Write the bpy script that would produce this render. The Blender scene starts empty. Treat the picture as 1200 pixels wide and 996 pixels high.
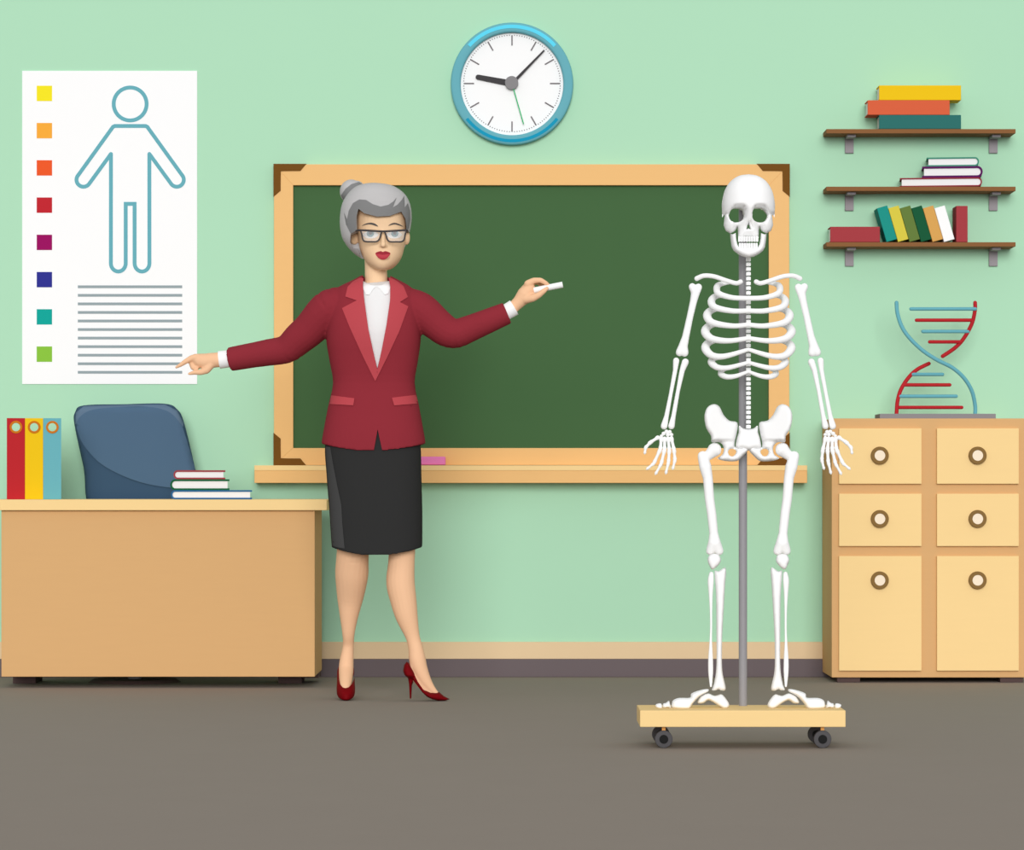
import bpy, bmesh, math, random
from mathutils import Vector, Matrix
from mathutils.bvhtree import BVHTree
from mathutils.geometry import delaunay_2d_cdt

random.seed(4)
SC = bpy.context.scene
COL = SC.collection
PI = math.pi

# ------------------------------------------------------------------ camera
DIST, EYE, FPX, HX, HY = 12.0, 0.719, 3721.0, 600.0, 570.0   # wall distance, eye height, focal length (px), horizon
cam_data = bpy.data.cameras.new('camera')
cam = bpy.data.objects.new('camera', cam_data)
COL.objects.link(cam)
cam.location = (0, -DIST, EYE)
cam.rotation_euler = (PI / 2, 0, 0)
cam_data.sensor_fit = 'HORIZONTAL'
cam_data.sensor_width = 36
cam_data.lens = FPX / 1200 * 36
cam_data.shift_y = (HY - 498) / 1200
cam_data.clip_end = 100
SC.camera = cam


def P(px, py, y=0.0):
    """point at depth y (wall is y = 0, towards the viewer is negative)"""
    k = (DIST + y) / FPX
    return Vector(((px - HX) * k, y, EYE - (py - HY) * k))


def S(n, y=0.0):
    return n * (DIST + y) / FPX


# ------------------------------------------------------------------ materials
def lin(h):
    out = []
    for i in (0, 2, 4):
        c = int(h[i:i + 2], 16) / 255
        out.append(c / 12.92 if c <= .04045 else ((c + .055) / 1.055) ** 2.4)
    return out


GAIN = 0.90
MATS = {}


def mat(name, hexcol, rough=.75, spec=.15, gain=1.0, metal=0.0, noise=0.0, scale=40, stretch=None, sheen=0.0):
    if name in MATS:
        return MATS[name]
    m = bpy.data.materials.new(name)
    m.use_nodes = True
    nt = m.node_tree
    b = nt.nodes['Principled BSDF']
    c = [min(.97, v * GAIN * gain) for v in lin(hexcol)]
    b.inputs['Base Color'].default_value = (*c, 1)
    b.inputs['Roughness'].default_value = rough
    b.inputs['Specular IOR Level'].default_value = spec
    b.inputs['Metallic'].default_value = metal
    if sheen:
        b.inputs['Sheen Weight'].default_value = sheen
    if noise:
        tc = nt.nodes.new('ShaderNodeTexCoord')
        mp = nt.nodes.new('ShaderNodeMapping')
        if stretch:
            mp.inputs['Scale'].default_value = stretch
        tx = nt.nodes.new('ShaderNodeTexNoise')
        tx.inputs['Scale'].default_value = scale
        tx.inputs['Detail'].default_value = 3
        rp = nt.nodes.new('ShaderNodeMapRange')
        rp.inputs['To Min'].default_value = 1 - noise
        rp.inputs['To Max'].default_value = 1 + noise
        mx = nt.nodes.new('ShaderNodeVectorMath')
        mx.operation = 'SCALE'
        mx.inputs[0].default_value = c
        nt.links.new(tc.outputs['Object'], mp.inputs['Vector'])
        nt.links.new(mp.outputs['Vector'], tx.inputs['Vector'])
        nt.links.new(tx.outputs['Fac'], rp.inputs['Value'])
        nt.links.new(rp.outputs['Result'], mx.inputs['Scale'])
        nt.links.new(mx.outputs['Vector'], b.inputs['Base Color'])
    MATS[name] = m
    return m


M_WALL = mat('wall_paint', 'b4e2c1', .9, .05, noise=.008, scale=3)
M_FLOOR = mat('floor_vinyl', '7d756d', .9, .05, gain=1.55, noise=.02, scale=6)
M_SKIRT_TAN = mat('tan_skirting', 'e1c59d', gain=1.1)
M_SKIRT_DARK = mat('dark_skirting', '6a5f61', gain=1.1)
M_FRAME = mat('board_frame_wood', 'f3c17f', noise=.012, scale=8, stretch=(1, 1, 8))
M_BOARD = mat('green_chalkboard', '486a43', .9, .08, noise=.02, scale=5)
M_BROWN = mat('brown_corner', '754b13')
M_PALE = mat('pale_wood', 'fbd898', noise=.012, scale=8, stretch=(1, 1, 8))
M_WOOD = mat('desk_wood', 'dcae77', noise=.015, scale=8, stretch=(1, 1, 8))
M_FOOT = mat('dark_foot', '5a4744')
M_PAPER = mat('poster_paper', 'ffffff')
M_PAGES = mat('book_pages', 'f3f2f2', noise=.015, scale=60, stretch=(1, 1, 12))
M_TEAL = mat('teal_plastic', '6ab1bd')
M_LINE = mat('print_grey', '9aa8ac')
M_BONE = mat('bone_white', 'ffffff', gain=1.06)
M_POLE = mat('grey_pole', '98969a', .5, .25)
M_RED = mat('dna_red', 'bd262d')
M_GREY = mat('grey_plastic', '8e8a8d')
M_BRACKET = mat('bracket_grey', 'a09a9e')
M_SHELF = mat('shelf_wood', '8c5f38', noise=.02, scale=8, stretch=(1, 1, 8))
M_RUBBER = mat('wheel_rubber', '555355')
M_BLACK = mat('black_plastic', '191919')
M_STEM = mat('caster_brass', 'eaa65a')
M_JACKET = mat('burgundy_wool', '91303a', .9, .05, noise=.012, scale=25)
M_LAPEL = mat('red_satin', 'bd4850', .7, .12)
M_SKIRT = mat('charcoal_wool', '323232', .9, .05)
M_SKIRT_HIGHLIGHT = mat('skirt_highlight', '4a4a4a', .9, .05)  # highlight on the skirt, painted as a lighter grey
M_SHIRT = mat('shirt_cotton', 'f1f1f1')
M_COLLAR = mat('collar_cotton', 'ffffff')
M_FACE = mat('face_skin', 'fad4ab', .6, .1)
M_SKIN = mat('hand_skin', 'f7c69e', .6, .1)
M_HAIR = mat('silver_hair', 'c2c0c0', .7, .1, noise=.03, scale=20, stretch=(1, 1, 6))
M_HAIR_DARK = mat('grey_hair', '838383', .7, .1, noise=.03, scale=20, stretch=(1, 1, 6))
M_SHOE = mat('burgundy_leather', '76070f', .6, .04)
M_LIP = mat('lipstick', 'c74450')
M_LIP_DARK = mat('lip_line', '9f2e3a')
M_BROW = mat('eyebrow', '5d5854')
M_GLASSES = mat('black_acetate', '3a3434', .4, .3)
M_EYE = mat('eye_white', 'fbf8f2')
M_IRIS = mat('iris', '7fa3ab')
M_PUPIL = mat('pupil', '6b6b70')
M_CHAIR_SHADE = mat('chair_shade', '3d566f', .85, .08)  # darker blue paints the shaded lower part of the backrest
M_CUSHION = mat('chair_fabric', '516b85', .9, .05)
M_CHAIR_HIGHLIGHT = mat('chair_highlight', '62788f', .9, .05)  # lighter blue paints a highlight on the chair fabric
M_KNOB = mat('knob_ring', '8a6a3b')
M_KNOBC = mat('knob_centre', 'fdebd2')


def glass(name):
    m = bpy.data.materials.new(name)
    m.use_nodes = True
    b = m.node_tree.nodes['Principled BSDF']
    b.inputs['Base Color'].default_value = (1, 1, 1, 1)
    b.inputs['Roughness'].default_value = .4
    b.inputs['Specular IOR Level'].default_value = 0.0
    b.inputs['Alpha'].default_value = .12
    return m


M_LENS = glass('spectacle_lens')


# ------------------------------------------------------------------ scene objects
def obj(name, bm, m, parent=None, smooth=False, angle=None):
    me = bpy.data.meshes.new(name)
    if isinstance(bm, bmesh.types.BMesh):
        bmesh.ops.recalc_face_normals(bm, faces=bm.faces)
        bm.to_mesh(me)
        bm.free()
    else:
        bpy.data.meshes.remove(me)
        me = bm
        me.name = name
    ms = m if isinstance(m, (list, tuple)) else [m]
    me.materials.clear()
    for q in ms:
        me.materials.append(q)
    if smooth:
        me.polygons.foreach_set('use_smooth', [True] * len(me.polygons))
        if angle:
            me.set_sharp_from_angle(angle=math.radians(angle))
    o = bpy.data.objects.new(name, me)
    COL.objects.link(o)
    if parent is not None:
        r = parent
        off = Vector(parent.location)
        while r.parent is not None:
            r = r.parent
            off += r.location
        me.transform(Matrix.Translation(-off))
        o.parent = parent
    else:
        # origin at the base of the thing
        xs = [v.co for v in me.vertices]
        c = Vector((sum(v.x for v in xs) / len(xs), sum(v.y for v in xs) / len(xs), min(v.z for v in xs)))
        me.transform(Matrix.Translation(-c))
        o.location = c
    return o


def tag(o, label, cat, group=None):
    o['label'] = label
    o['category'] = cat
    if group:
        o['group'] = group
    return o


def thing(name, label, cat, loc, group=None):
    o = bpy.data.objects.new(name, None)
    o.empty_display_size = .05
    COL.objects.link(o)
    o.location = loc
    return tag(o, label, cat, group)


def struct(name, bm, m):
    o = obj(name, bm, m)
    o['kind'] = 'structure'
    return o


# ------------------------------------------------------------------ shape helpers
def box(bm, x0, x1, y0, y1, z0, z1, bev=0.0, seg=2):
    r = bmesh.ops.create_cube(bm, size=1)
    vs = r['verts']
    for v in vs:
        v.co = Vector((x0 if v.co.x < 0 else x1, y0 if v.co.y < 0 else y1, z0 if v.co.z < 0 else z1))
    if bev:
        es = list({e for v in vs for e in v.link_edges})
        bmesh.ops.bevel(bm, geom=es, offset=bev, segments=seg, affect='EDGES', profile=.5)
    return bm


def pbox(px0, py0, px1, py1, yf, yb, bev=0.0, bm=None):
    """box whose front face fills a rectangle measured at depth yf and that runs back to yb"""
    bm = bm or bmesh.new()
    a, b = P(px0, py1, yf), P(px1, py0, yf)
    return box(bm, a.x, b.x, yf, yb, a.z, b.z, bev)


def slab(poly, yf, depth, bev=0.0, bm=None, seg=2, yref=None):
    """outline measured at depth yref (else yf), from yf extruded backwards by depth"""
    bm = bm or bmesh.new()
    f = []
    for x, y in poly:
        q = P(x, y, yf if yref is None else yref)
        q.y = yf
        f.append(bm.verts.new(q))
    b = [bm.verts.new(v.co + Vector((0, depth, 0))) for v in f]
    n = len(f)
    f1 = bm.faces.new(f)
    f2 = bm.faces.new(list(reversed(b)))
    for i in range(n):
        bm.faces.new((f[i], b[i], b[(i + 1) % n], f[(i + 1) % n]))
    if bev:
        es = list(set(f1.edges) | set(f2.edges))
        bmesh.ops.bevel(bm, geom=es, offset=bev, segments=seg, affect='EDGES', profile=.5)
    return bm


def disc(cx, cy, r, yf, depth, n=64, bev=0.0, bm=None):
    return slab([(cx + r * math.cos(2 * PI * i / n), cy + r * math.sin(2 * PI * i / n)) for i in range(n)], yf, depth, bev, bm)


def annulus(cx, cy, r0, r1, yf, depth, n=96, a0=0, a1=2 * PI, bm=None, bev=0.0):
    """ring (or arc) with square section; angles clockwise from twelve o'clock"""
    bm = bm or bmesh.new()
    closed = abs(a1 - a0 - 2 * PI) < 1e-6
    m = n if closed else n + 1
    rows = []
    for i in range(m):
        a = a0 + (a1 - a0) * i / n
        s, c = math.sin(a), -math.cos(a)
        q = [P(cx + r * s, cy + r * c, yf) for r in (r0, r1)]
        rows.append([bm.verts.new(q[0]), bm.verts.new(q[1]),
                     bm.verts.new(q[1] + Vector((0, depth, 0))), bm.verts.new(q[0] + Vector((0, depth, 0)))])
    es = []
    for i in range(n):
        A, B = rows[i], rows[(i + 1) % m]
        for k in range(4):
            bm.faces.new((A[k], A[(k + 1) % 4], B[(k + 1) % 4], B[k]))
    if not closed:
        bm.faces.new(rows[0])
        bm.faces.new(list(reversed(rows[-1])))
    if bev:
        bm.edges.ensure_lookup_table()
        es = [bm.edges.get((rows[i][k], rows[(i + 1) % m][k])) for i in range(n) for k in (0, 1)]
        bmesh.ops.bevel(bm, geom=es, offset=bev, segments=3, affect='EDGES', profile=.5)
    return bm


def tube(pts, rad, bm=None, n=14, cap=True, closed=False):
    """round tube through world points, radius per point, domed ends"""
    bm = bm or bmesh.new()
    pts = [Vector(p) for p in pts]
    if not isinstance(rad, (list, tuple)):
        rad = [rad] * len(pts)
    if cap and not closed:
        a = (pts[0] - pts[1]).normalized()
        b = (pts[-1] - pts[-2]).normalized()
        pre, prer, post, postr = [], [], [], []
        for k in (1.0, .8, .45):
            pre.append(pts[0] + a * rad[0] * k)
            prer.append(max(.02, math.sqrt(max(0, 1 - k * k))) * rad[0])
            post.insert(0, pts[-1] + b * rad[-1] * k)
            postr.insert(0, max(.02, math.sqrt(max(0, 1 - k * k))) * rad[-1])
        pts = pre + pts + post
        rad = prer + list(rad) + postr
    L = len(pts)
    up = None
    rings = []
    for i in range(L):
        if closed:
            t = pts[(i + 1) % L] - pts[i - 1]
        else:
            t = pts[min(i + 1, L - 1)] - pts[max(i - 1, 0)]
        t.normalize()
        if up is None:
            ref = Vector((0, 1, 0)) if abs(t.y) < .9 else Vector((1, 0, 0))
            up = (ref - t * ref.dot(t)).normalized()
        else:
            up = (up - t * up.dot(t)).normalized()
        sd = t.cross(up)
        rings.append([bm.verts.new(pts[i] + (up * math.cos(2 * PI * k / n) + sd * math.sin(2 * PI * k / n)) * rad[i]) for k in range(n)])
    for i in range(L if closed else L - 1):
        A, B = rings[i], rings[(i + 1) % L]
        for k in range(n):
            bm.faces.new((A[k], A[(k + 1) % n], B[(k + 1) % n], B[k]))
    if not closed:
        bm.faces.new(list(reversed(rings[0])))
        bm.faces.new(rings[-1])
    return bm


def spline(pts, per=8):
    """Catmull-Rom through tuples of any length"""
    out = []
    n = len(pts)
    for i in range(n - 1):
        p0, p1, p2, p3 = pts[max(i - 1, 0)], pts[i], pts[i + 1], pts[min(i + 2, n - 1)]
        for k in range(per):
            t = k / per
            out.append(tuple(.5 * ((2 * b) + (-a + c) * t + (2 * a - 5 * b + 4 * c - d) * t * t + (-a + 3 * b - 3 * c + d) * t ** 3)
                             for a, b, c, d in zip(p0, p1, p2, p3)))
    out.append(tuple(pts[-1]))
    return out


def cspline(pts, per=6):
    """closed Catmull-Rom outline"""
    n = len(pts)
    out = []
    for i in range(n):
        p0, p1, p2, p3 = pts[i - 1], pts[i], pts[(i + 1) % n], pts[(i + 2) % n]
        for k in range(per):
            t = k / per
            out.append(tuple(.5 * ((2 * b) + (-a + c) * t + (2 * a - 5 * b + 4 * c - d) * t * t + (-a + 3 * b - 3 * c + d) * t ** 3)
                             for a, b, c, d in zip(p0, p1, p2, p3)))
    return out


def ptube(pts, bm=None, n=14, per=8):
    """tube from (px, py, y, r_px) rows, splined"""
    q = spline(pts, per) if per else pts
    return tube([P(a, b, y) for a, b, y, r in q], [S(r, y) for a, b, y, r in q], bm, n)


def chain(bm, rows, seg=20):
    """overlapping balls and cones along (px, py, y, r_px) rows, to be fused later"""
    prev = None
    for a, b, y, r in rows:
        c, rr = P(a, b, y), S(r, y)
        bmesh.ops.create_icosphere(bm, subdivisions=2, radius=rr, matrix=Matrix.Translation(c))
        if prev:
            c0, r0 = prev
            d = c - c0
            if d.length > 1e-5:
                rot = d.to_track_quat('Z', 'Y').to_matrix().to_4x4()
                bmesh.ops.create_cone(bm, cap_ends=True, segments=seg, radius1=r0, radius2=rr, depth=d.length,
                                      matrix=Matrix.Translation((c + c0) / 2) @ rot)
        prev = (c, rr)


def ball(bm, px, py, y, rx, rz, ry, sub=3):
    """ellipsoid, rx and rz in px, ry in metres"""
    M = Matrix.Translation(P(px, py, y)) @ Matrix.Diagonal((S(rx, y), ry, S(rz, y), 1))
    bmesh.ops.create_icosphere(bm, subdivisions=sub, radius=1, matrix=M)


def loft(bm, rings, y0, n=40, p=2.4):
    """rings: (py, xl, xr, front, back[, sag]) measured at depth y0"""
    rows = []
    for r in rings:
        py, xl, xr, fr, bk = r[:5]
        sag = r[5] if len(r) > 5 else 0
        cx, hw = (xl + xr) / 2, (xr - xl) / 2
        row = []
        for k in range(n):
            t = 2 * PI * k / n
            c, s = math.cos(t), math.sin(t)
            ex = math.copysign(abs(c) ** (2 / p), c)
            ey = math.copysign(abs(s) ** (2 / p), s)
            q = P(cx + hw * ex, py + sag * (1 - ex * ex), y0)
            q.y = y0 + (ey * bk if ey > 0 else ey * fr)
            row.append(bm.verts.new(q))
        rows.append(row)
    for A, B in zip(rows, rows[1:]):
        for k in range(n):
            bm.faces.new((A[k], A[(k + 1) % n], B[(k + 1) % n], B[k]))
    bm.faces.new(rows[0])
    bm.faces.new(list(reversed(rows[-1])))
    return bm


def ring_spline(rings, per=4):
    rr = [tuple(list(r) + [0] * (6 - len(r))) for r in rings]
    return spline(rr, per)


def fuse(bm, voxel=.003, smooth=6, cuts=()):
    """one continuous surface from overlapping solids; returns mesh data"""
    bmesh.ops.recalc_face_normals(bm, faces=bm.faces)
    me = bpy.data.meshes.new('work')
    bm.to_mesh(me)
    bm.free()
    o = bpy.data.objects.new('work', me)
    COL.objects.link(o)
    tmp = []
    if voxel:
        r = o.modifiers.new('r', 'REMESH')
        r.mode = 'VOXEL'
        r.voxel_size = voxel
    if smooth:
        s = o.modifiers.new('s', 'SMOOTH')
        s.factor = .5
        s.iterations = smooth
    for cb in cuts:
        bmesh.ops.recalc_face_normals(cb, faces=cb.faces)
        cm = bpy.data.meshes.new('cutwork')
        cb.to_mesh(cm)
        cb.free()
        co = bpy.data.objects.new('cutwork', cm)
        COL.objects.link(co)
        tmp.append(co)
        b = o.modifiers.new('b', 'BOOLEAN')
        b.operation = 'DIFFERENCE'
        b.solver = 'EXACT'
        b.object = co
    dg = bpy.context.evaluated_depsgraph_get()
    dg.update()
    res = bpy.data.meshes.new_from_object(o.evaluated_get(dg))
    for q in [o] + tmp:
        md = q.data
        bpy.data.objects.remove(q)
        bpy.data.meshes.remove(md)
    return res


def inside(x, y, polys):
    c = False
    for poly in polys:
        j = len(poly) - 1
        for i in range(len(poly)):
            xi, yi = poly[i]
            xj, yj = poly[j]
            if (yi > y) != (yj > y) and x < (xj - xi) * (y - yi) / (yj - yi) + xi:
                c = not c
            j = i
    return c


def seg_dist(x, y, poly):
    best = 1e9
    j = len(poly) - 1
    for i in range(len(poly)):
        ax, ay = poly[j]
        bx, by = poly[i]
        dx, dy = bx - ax, by - ay
        L = dx * dx + dy * dy
        t = 0 if L == 0 else max(0, min(1, ((x - ax) * dx + (y - ay) * dy) / L))
        best = min(best, (x - ax - dx * t) ** 2 + (y - ay - dy * t) ** 2)
        j = i
    return math.sqrt(best)


def densify(poly, step):
    out = []
    for i in range(len(poly)):
        a, b = poly[i], poly[(i + 1) % len(poly)]
        d = math.hypot(b[0] - a[0], b[1] - a[1])
        n = max(1, int(d / step))
        for k in range(n):
            t = k / n
            out.append((a[0] + (b[0] - a[0]) * t, a[1] + (b[1] - a[1]) * t))
    return out


def mesh2d(polys, step):
    polys = [densify(p, step) for p in polys]
    pts, edges = [], []
    for poly in polys:
        o = len(pts)
        pts += [Vector(q) for q in poly]
        edges += [(o + i, o + (i + 1) % len(poly)) for i in range(len(poly))]
    xs = [p.x for p in pts]
    ys = [p.y for p in pts]
    row = 0
    y = min(ys) + step / 2
    while y < max(ys):
        x = min(xs) + (step / 2 if row % 2 else step)
        while x < max(xs):
            if inside(x, y, polys) and min(seg_dist(x, y, p) for p in polys) > step * .45:
                pts.append(Vector((x, y)))
            x += step
        y += step * .87
        row += 1
    r = delaunay_2d_cdt(pts, edges, [], 0, 1e-5)
    vs, fs = r[0], r[2]
    fs = [f for f in fs if inside(sum(vs[i].x for i in f) / len(f), sum(vs[i].y for i in f) / len(f), polys)]
    used = sorted({i for f in fs for i in f})
    mp = {k: i for i, k in enumerate(used)}
    return [vs[i] for i in used], [tuple(mp[i] for i in f) for f in fs], polys


def inflate(outer, y0, h, r, step=2.0, holes=(), hole_r=3.0, bend=None, hfun=None, front=1.0, back=1.0, bm=None):
    """rounded solid with a given frontal outline: thickest (2h) a distance r (px) in from the rim"""
    bm = bm or bmesh.new()
    vs, fs, polys = mesh2d([outer] + list(holes), step)
    F, B = [], []
    for v in vs:
        d = seg_dist(v.x, v.y, polys[0])
        dh = min([seg_dist(v.x, v.y, q) for q in polys[1:]] or [1e9])
        rim = d < 1e-3 or dh < 1e-3
        q = 1 - min(1, d / r)
        hh = h * math.sqrt(max(0, 1 - q * q))
        if holes:
            q = 1 - min(1, dh / hole_r)
            hh *= math.sqrt(max(0, 1 - q * q))
        if hfun:
            hh *= hfun(v.x, v.y)
        y = y0 + (bend(v.x, v.y) if bend else 0)
        base = P(v.x, v.y, y)
        a = bm.verts.new(base + Vector((0, -hh * front, 0)))
        F.append(a)
        B.append(a if rim else bm.verts.new(base + Vector((0, hh * back, 0))))
    for f in fs:
        bm.faces.new([F[i] for i in f])
        if not all(F[i] is B[i] for i in f):
            bm.faces.new([B[i] for i in reversed(f)])
    return bm


EYE_POINT = Vector((0, -DIST, EYE))


def drape(poly, bvh, thick=.003, step=2.0, yguess=-1.4, sink=.002):
    """a thin patch lying on a curved surface"""
    vs, fs, polys = mesh2d([poly], step)
    bm = bmesh.new()
    F, B = [], []
    for v in vs:
        t = P(v.x, v.y, yguess)
        d = (t - EYE_POINT).normalized()
        hit = bvh.ray_cast(EYE_POINT, d)[0]
        if hit is None:
            hit = bvh.find_nearest(t)[0]
        F.append(bm.verts.new(hit - d * thick))
        B.append(bm.verts.new(hit + d * sink))
    cnt = {}
    for f in fs:
        bm.faces.new([F[i] for i in f])
        bm.faces.new([B[i] for i in reversed(f)])
        for k in range(len(f)):
            e = (f[k], f[(k + 1) % len(f)])
            if (e[1], e[0]) in cnt:
                del cnt[(e[1], e[0])]
            else:
                cnt[e] = 1
    for a, b in cnt:
        bm.faces.new((F[b], F[a], B[a], B[b]))
    return bm


def bvh_of(me):
    return BVHTree.FromPolygons([v.co for v in me.vertices], [p.vertices for p in me.polygons])


# ================================================================== the room
bm = bmesh.new(); box(bm, -3.2, 3.2, -9.5, .12, -.1, 0)
struct('floor', bm, M_FLOOR)
bm = bmesh.new(); box(bm, -3.2, 3.2, 0, .12, 0, 3.1)
struct('wall_back', bm, M_WALL)
zb, zt = P(0, 772).z, P(0, 752).z
bm = bmesh.new(); box(bm, -3.2, 3.2, -.018, 0, 0, zb, .002)
struct('baseboard_back', bm, M_SKIRT_DARK)
bm = bmesh.new(); box(bm, -3.2, 3.2, -.014, 0, zb, zt, .002)
struct('trim_1', bm, M_SKIRT_TAN)

# ================================================================== chalkboard
YB = -.035
board = thing('chalkboard', 'large green chalkboard in a light wood frame with brown corner pieces, on the wall', 'chalkboard', P(623, 566, 0))
obj('writing_surface', pbox(340, 214, 905, 530, -.016, 0), M_BOARD, board)
fo = (321, 192.5, 925, 545)
fi = (343.5, 217, 901, 525)
for q in ([(fo[0], fo[1]), (fo[2], fo[1]), (fi[2], fi[1]), (fi[0], fi[1])],
          [(fo[2], fo[1]), (fo[2], fo[3]), (fi[2], fi[3]), (fi[2], fi[1])],
          [(fo[2], fo[3]), (fo[0], fo[3]), (fi[0], fi[3]), (fi[2], fi[3])],
          [(fo[0], fo[3]), (fo[0], fo[1]), (fi[0], fi[1]), (fi[0], fi[3])]):
    obj('frame_rail', slab(q, YB, .035, .0012), M_FRAME, board)
for sx, sy in ((1, 1), (-1, 1), (1, -1), (-1, -1)):
    ox, oy = (fo[0] if sx > 0 else fo[2]), (fo[1] if sy > 0 else fo[3])
    L = [(-.6, -.6), (38, -.6), (31, 7.8), (7.8, 7.8), (7.8, 31), (-.6, 38)]
    obj('corner_piece', slab([(ox + sx * a, oy + sy * b) for a, b in L], YB - .003, .038, .0008), M_BROWN, board)
obj('chalk_tray', pbox(298, 551, 946, 566, -.10, 0, .002), M_FRAME, board)
obj('tray_lip', pbox(298, 545.3, 946, 551.3, -.102, -.0, .0015), M_PALE, board)
YT = -.09
tag(obj('board_eraser', pbox(489, 535, 522, 544.8, YT, YT + .05, .004), mat('pink_rubber', 'ef83bd', gain=1.1)),
    'pink board eraser lying on the chalk tray behind the woman', 'eraser')

# ================================================================== wall clock
cx, cy = 600, 97.8
clock = thing('wall_clock', 'round wall clock with blue rim and white face above the chalkboard', 'clock', P(cx, cy + 72, 0))
obj('face', disc(cx, cy, 61.5, -.012, .012, 96), M_PAPER, clock)
obj('rim', annulus(cx, cy, 60.3, 71.8, -.034, .034, bev=.008), M_TEAL, clock, True, 50)
obj('rim_shading', annulus(cx, cy, 64.8, 69.0, -.0352, .004, 48, -.85, .85), mat('light_cyan', '60dcf9'), clock)['label'] = 'bright cyan highlight painted along the top of the rim'  # highlight on the rim, painted as a lighter arc
obj('rim_shading', annulus(cx, cy, 65.2, 68.9, -.0352, .004, 48, PI - .91, PI + .91), mat('deep_cyan', '1199bd'), clock)['label'] = 'deep blue shade painted along the bottom of the rim'  # shade on the rim, painted as a darker arc
bm = bmesh.new()
for i in range(120):
    if i % 10 == 0:
        continue
    a = i * PI / 60
    annulus(cx, cy, 56.0, 57.2, -.0135, .002, 1, a - .0075, a + .0075, bm)
obj('minute_track', bm, mat('minute_grey', '6a5f61'), clock)
for i in range(12):
    a = i * PI / 6
    s, c = math.sin(a), -math.cos(a)
    q = [(cx + r * s + w * c, cy + r * c - w * s) for r, w in ((44.5, -.75), (56.6, -.75), (56.6, .75), (44.5, .75))]
    obj('hour_mark', slab(q, -.014, .003), mat('mark_grey', '7b7577'), clock)


def hand(name, ang, L, w0, w1, yf, m, rnd=False):
    s, c = math.sin(ang), -math.cos(ang)
    pts = [(2, -w0), (L, -w1)]
    if rnd:
        pts += [(L + w1 * math.sin(t), -w1 * math.cos(t)) for t in [PI * k / 8 for k in range(1, 8)]]
    pts += [(L, w1), (2, w0)]
    obj(name, slab([(cx + r * s + w * c, cy + r * c - w * s) for r, w in pts], yf, .003, .0005), m, clock)


M_HAND = mat('hand_dark', '454345')
hand('hour_hand', math.atan2(-237, 45), 40.5, 3.6, 2.9, -.020, M_HAND, True)
hand('minute_hand', math.atan2(223, 230), 54.5, 1.7, .9, -.024, M_HAND)
hand('second_hand', math.atan2(80, -280), 49.5, .6, .6, -.028, mat('second_green', '2bbf74'))
obj('hub', disc(cx - .4, cy - 1, 7.8, -.032, .02, 40, .002), mat('hub_grey', '8b898b'), clock)

# ================================================================== poster
poster = thing('hanging_poster', 'white wall poster with colour squares and a blue outline of a human figure', 'poster', P(128, 450, 0))
obj('paper', pbox(26, 83, 231, 450, -.004, -.0006), M_PAPER, poster)
for i, h in enumerate(('f9e920', 'fbae3b', 'f15a26', 'c4232f', '9d0060', '2e3192', '04a89c', '8cc63f')):
    y = 109.4 + 43.65 * i
    obj('colour_square', pbox(43, y - 9, 61, y + 9, -.0048, -.003), mat('print_' + h, h), poster)
YP = -.0048


def outline_strip(pts, w, closed, bm, YP=YP):
    n = len(pts)
    rows = []
    for i in range(n):
        a = Vector(pts[i - 1] if (i or closed) else pts[0])
        b = Vector(pts[i])
        c = Vector(pts[(i + 1) % n] if (i < n - 1 or closed) else pts[-1])
        d1 = (b - a).normalized() if (b - a).length else (c - b).normalized()
        d2 = (c - b).normalized() if (c - b).length else d1
        nrm = Vector((-(d1 + d2).y, (d1 + d2).x))
        nrm = nrm.normalized() if nrm.length > 1e-6 else Vector((-d1.y, d1.x))
        k = min(2.0, 1 / max(.35, nrm.dot(Vector((-d1.y, d1.x)))))
        o = nrm * (w / 2 * k)
        quad = [P(*(b + o), YP), P(*(b - o), YP)]
        rows.append([bm.verts.new(q) for q in quad] + [bm.verts.new(q + Vector((0, .0018, 0))) for q in reversed(quad)])
    for i in range(n if closed else n - 1):
        A, B = rows[i], rows[(i + 1) % n]
        for k in range(4):
            bm.faces.new((A[k], A[(k + 1) % 4], B[(k + 1) % 4], B[k]))


bm = bmesh.new()
outline_strip([(152.5 + 19.3 * math.cos(t), 121.8 + 19.3 * math.sin(t)) for t in [2 * PI * k / 64 for k in range(64)]], 4.5, True, bm)


def arc(x, y, r, a0, a1, n=10):
    return [(x + r * math.cos(a0 + (a1 - a0) * k / n), y + r * math.sin(a0 + (a1 - a0) * k / n)) for k in range(n + 1)]


def figure_half():
    pts = [(152.5, 147.6), (134.5, 147.6)] + [(132.4, 148.6)]
    pts += [(91.6, 205.3)]
    pts += arc(97.8, 210.6, 8.2, PI * 1.22, PI * .22, 14)
    pts += [(130.0, 180.3)]
    low = [(130.0, 180.3)] + [(138.6 - 8.7 * math.cos(t), 308.5 + 9.6 * math.sin(t)) for t in [PI * k / 14 for k in range(15)]]
    low += [(147.3, 238.8), (152.5, 238.8)]
    return pts, low


for k, half in enumerate(figure_half()):
    outline_strip(half, 4.5, False, bm, YP - .0003 * k)
    outline_strip([(305 - x, y) for x, y in half], 4.5, False, bm, YP - .0003 * k)
for x in (130, 175):
    disc(x, 180.3, 2.2, YP - .0006, .0018, 20, 0, bm)
obj('figure_outline', bm, M_TEAL, poster)
for i in range(11):
    y = 336 + 10.02 * i
    obj('text_line', pbox(91.2, y - 1.6, 213.5, y + 1.6, -.0048, -.003), M_LINE, poster)


# ================================================================== books
def twist(g, c, a):
    """turn a shape about the vertical through c"""
    if a:
        bmesh.ops.transform(g, matrix=Matrix.Translation(c) @ Matrix.Rotation(a, 4, 'Z') @ Matrix.Translation(-c), verts=g.verts)


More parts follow.
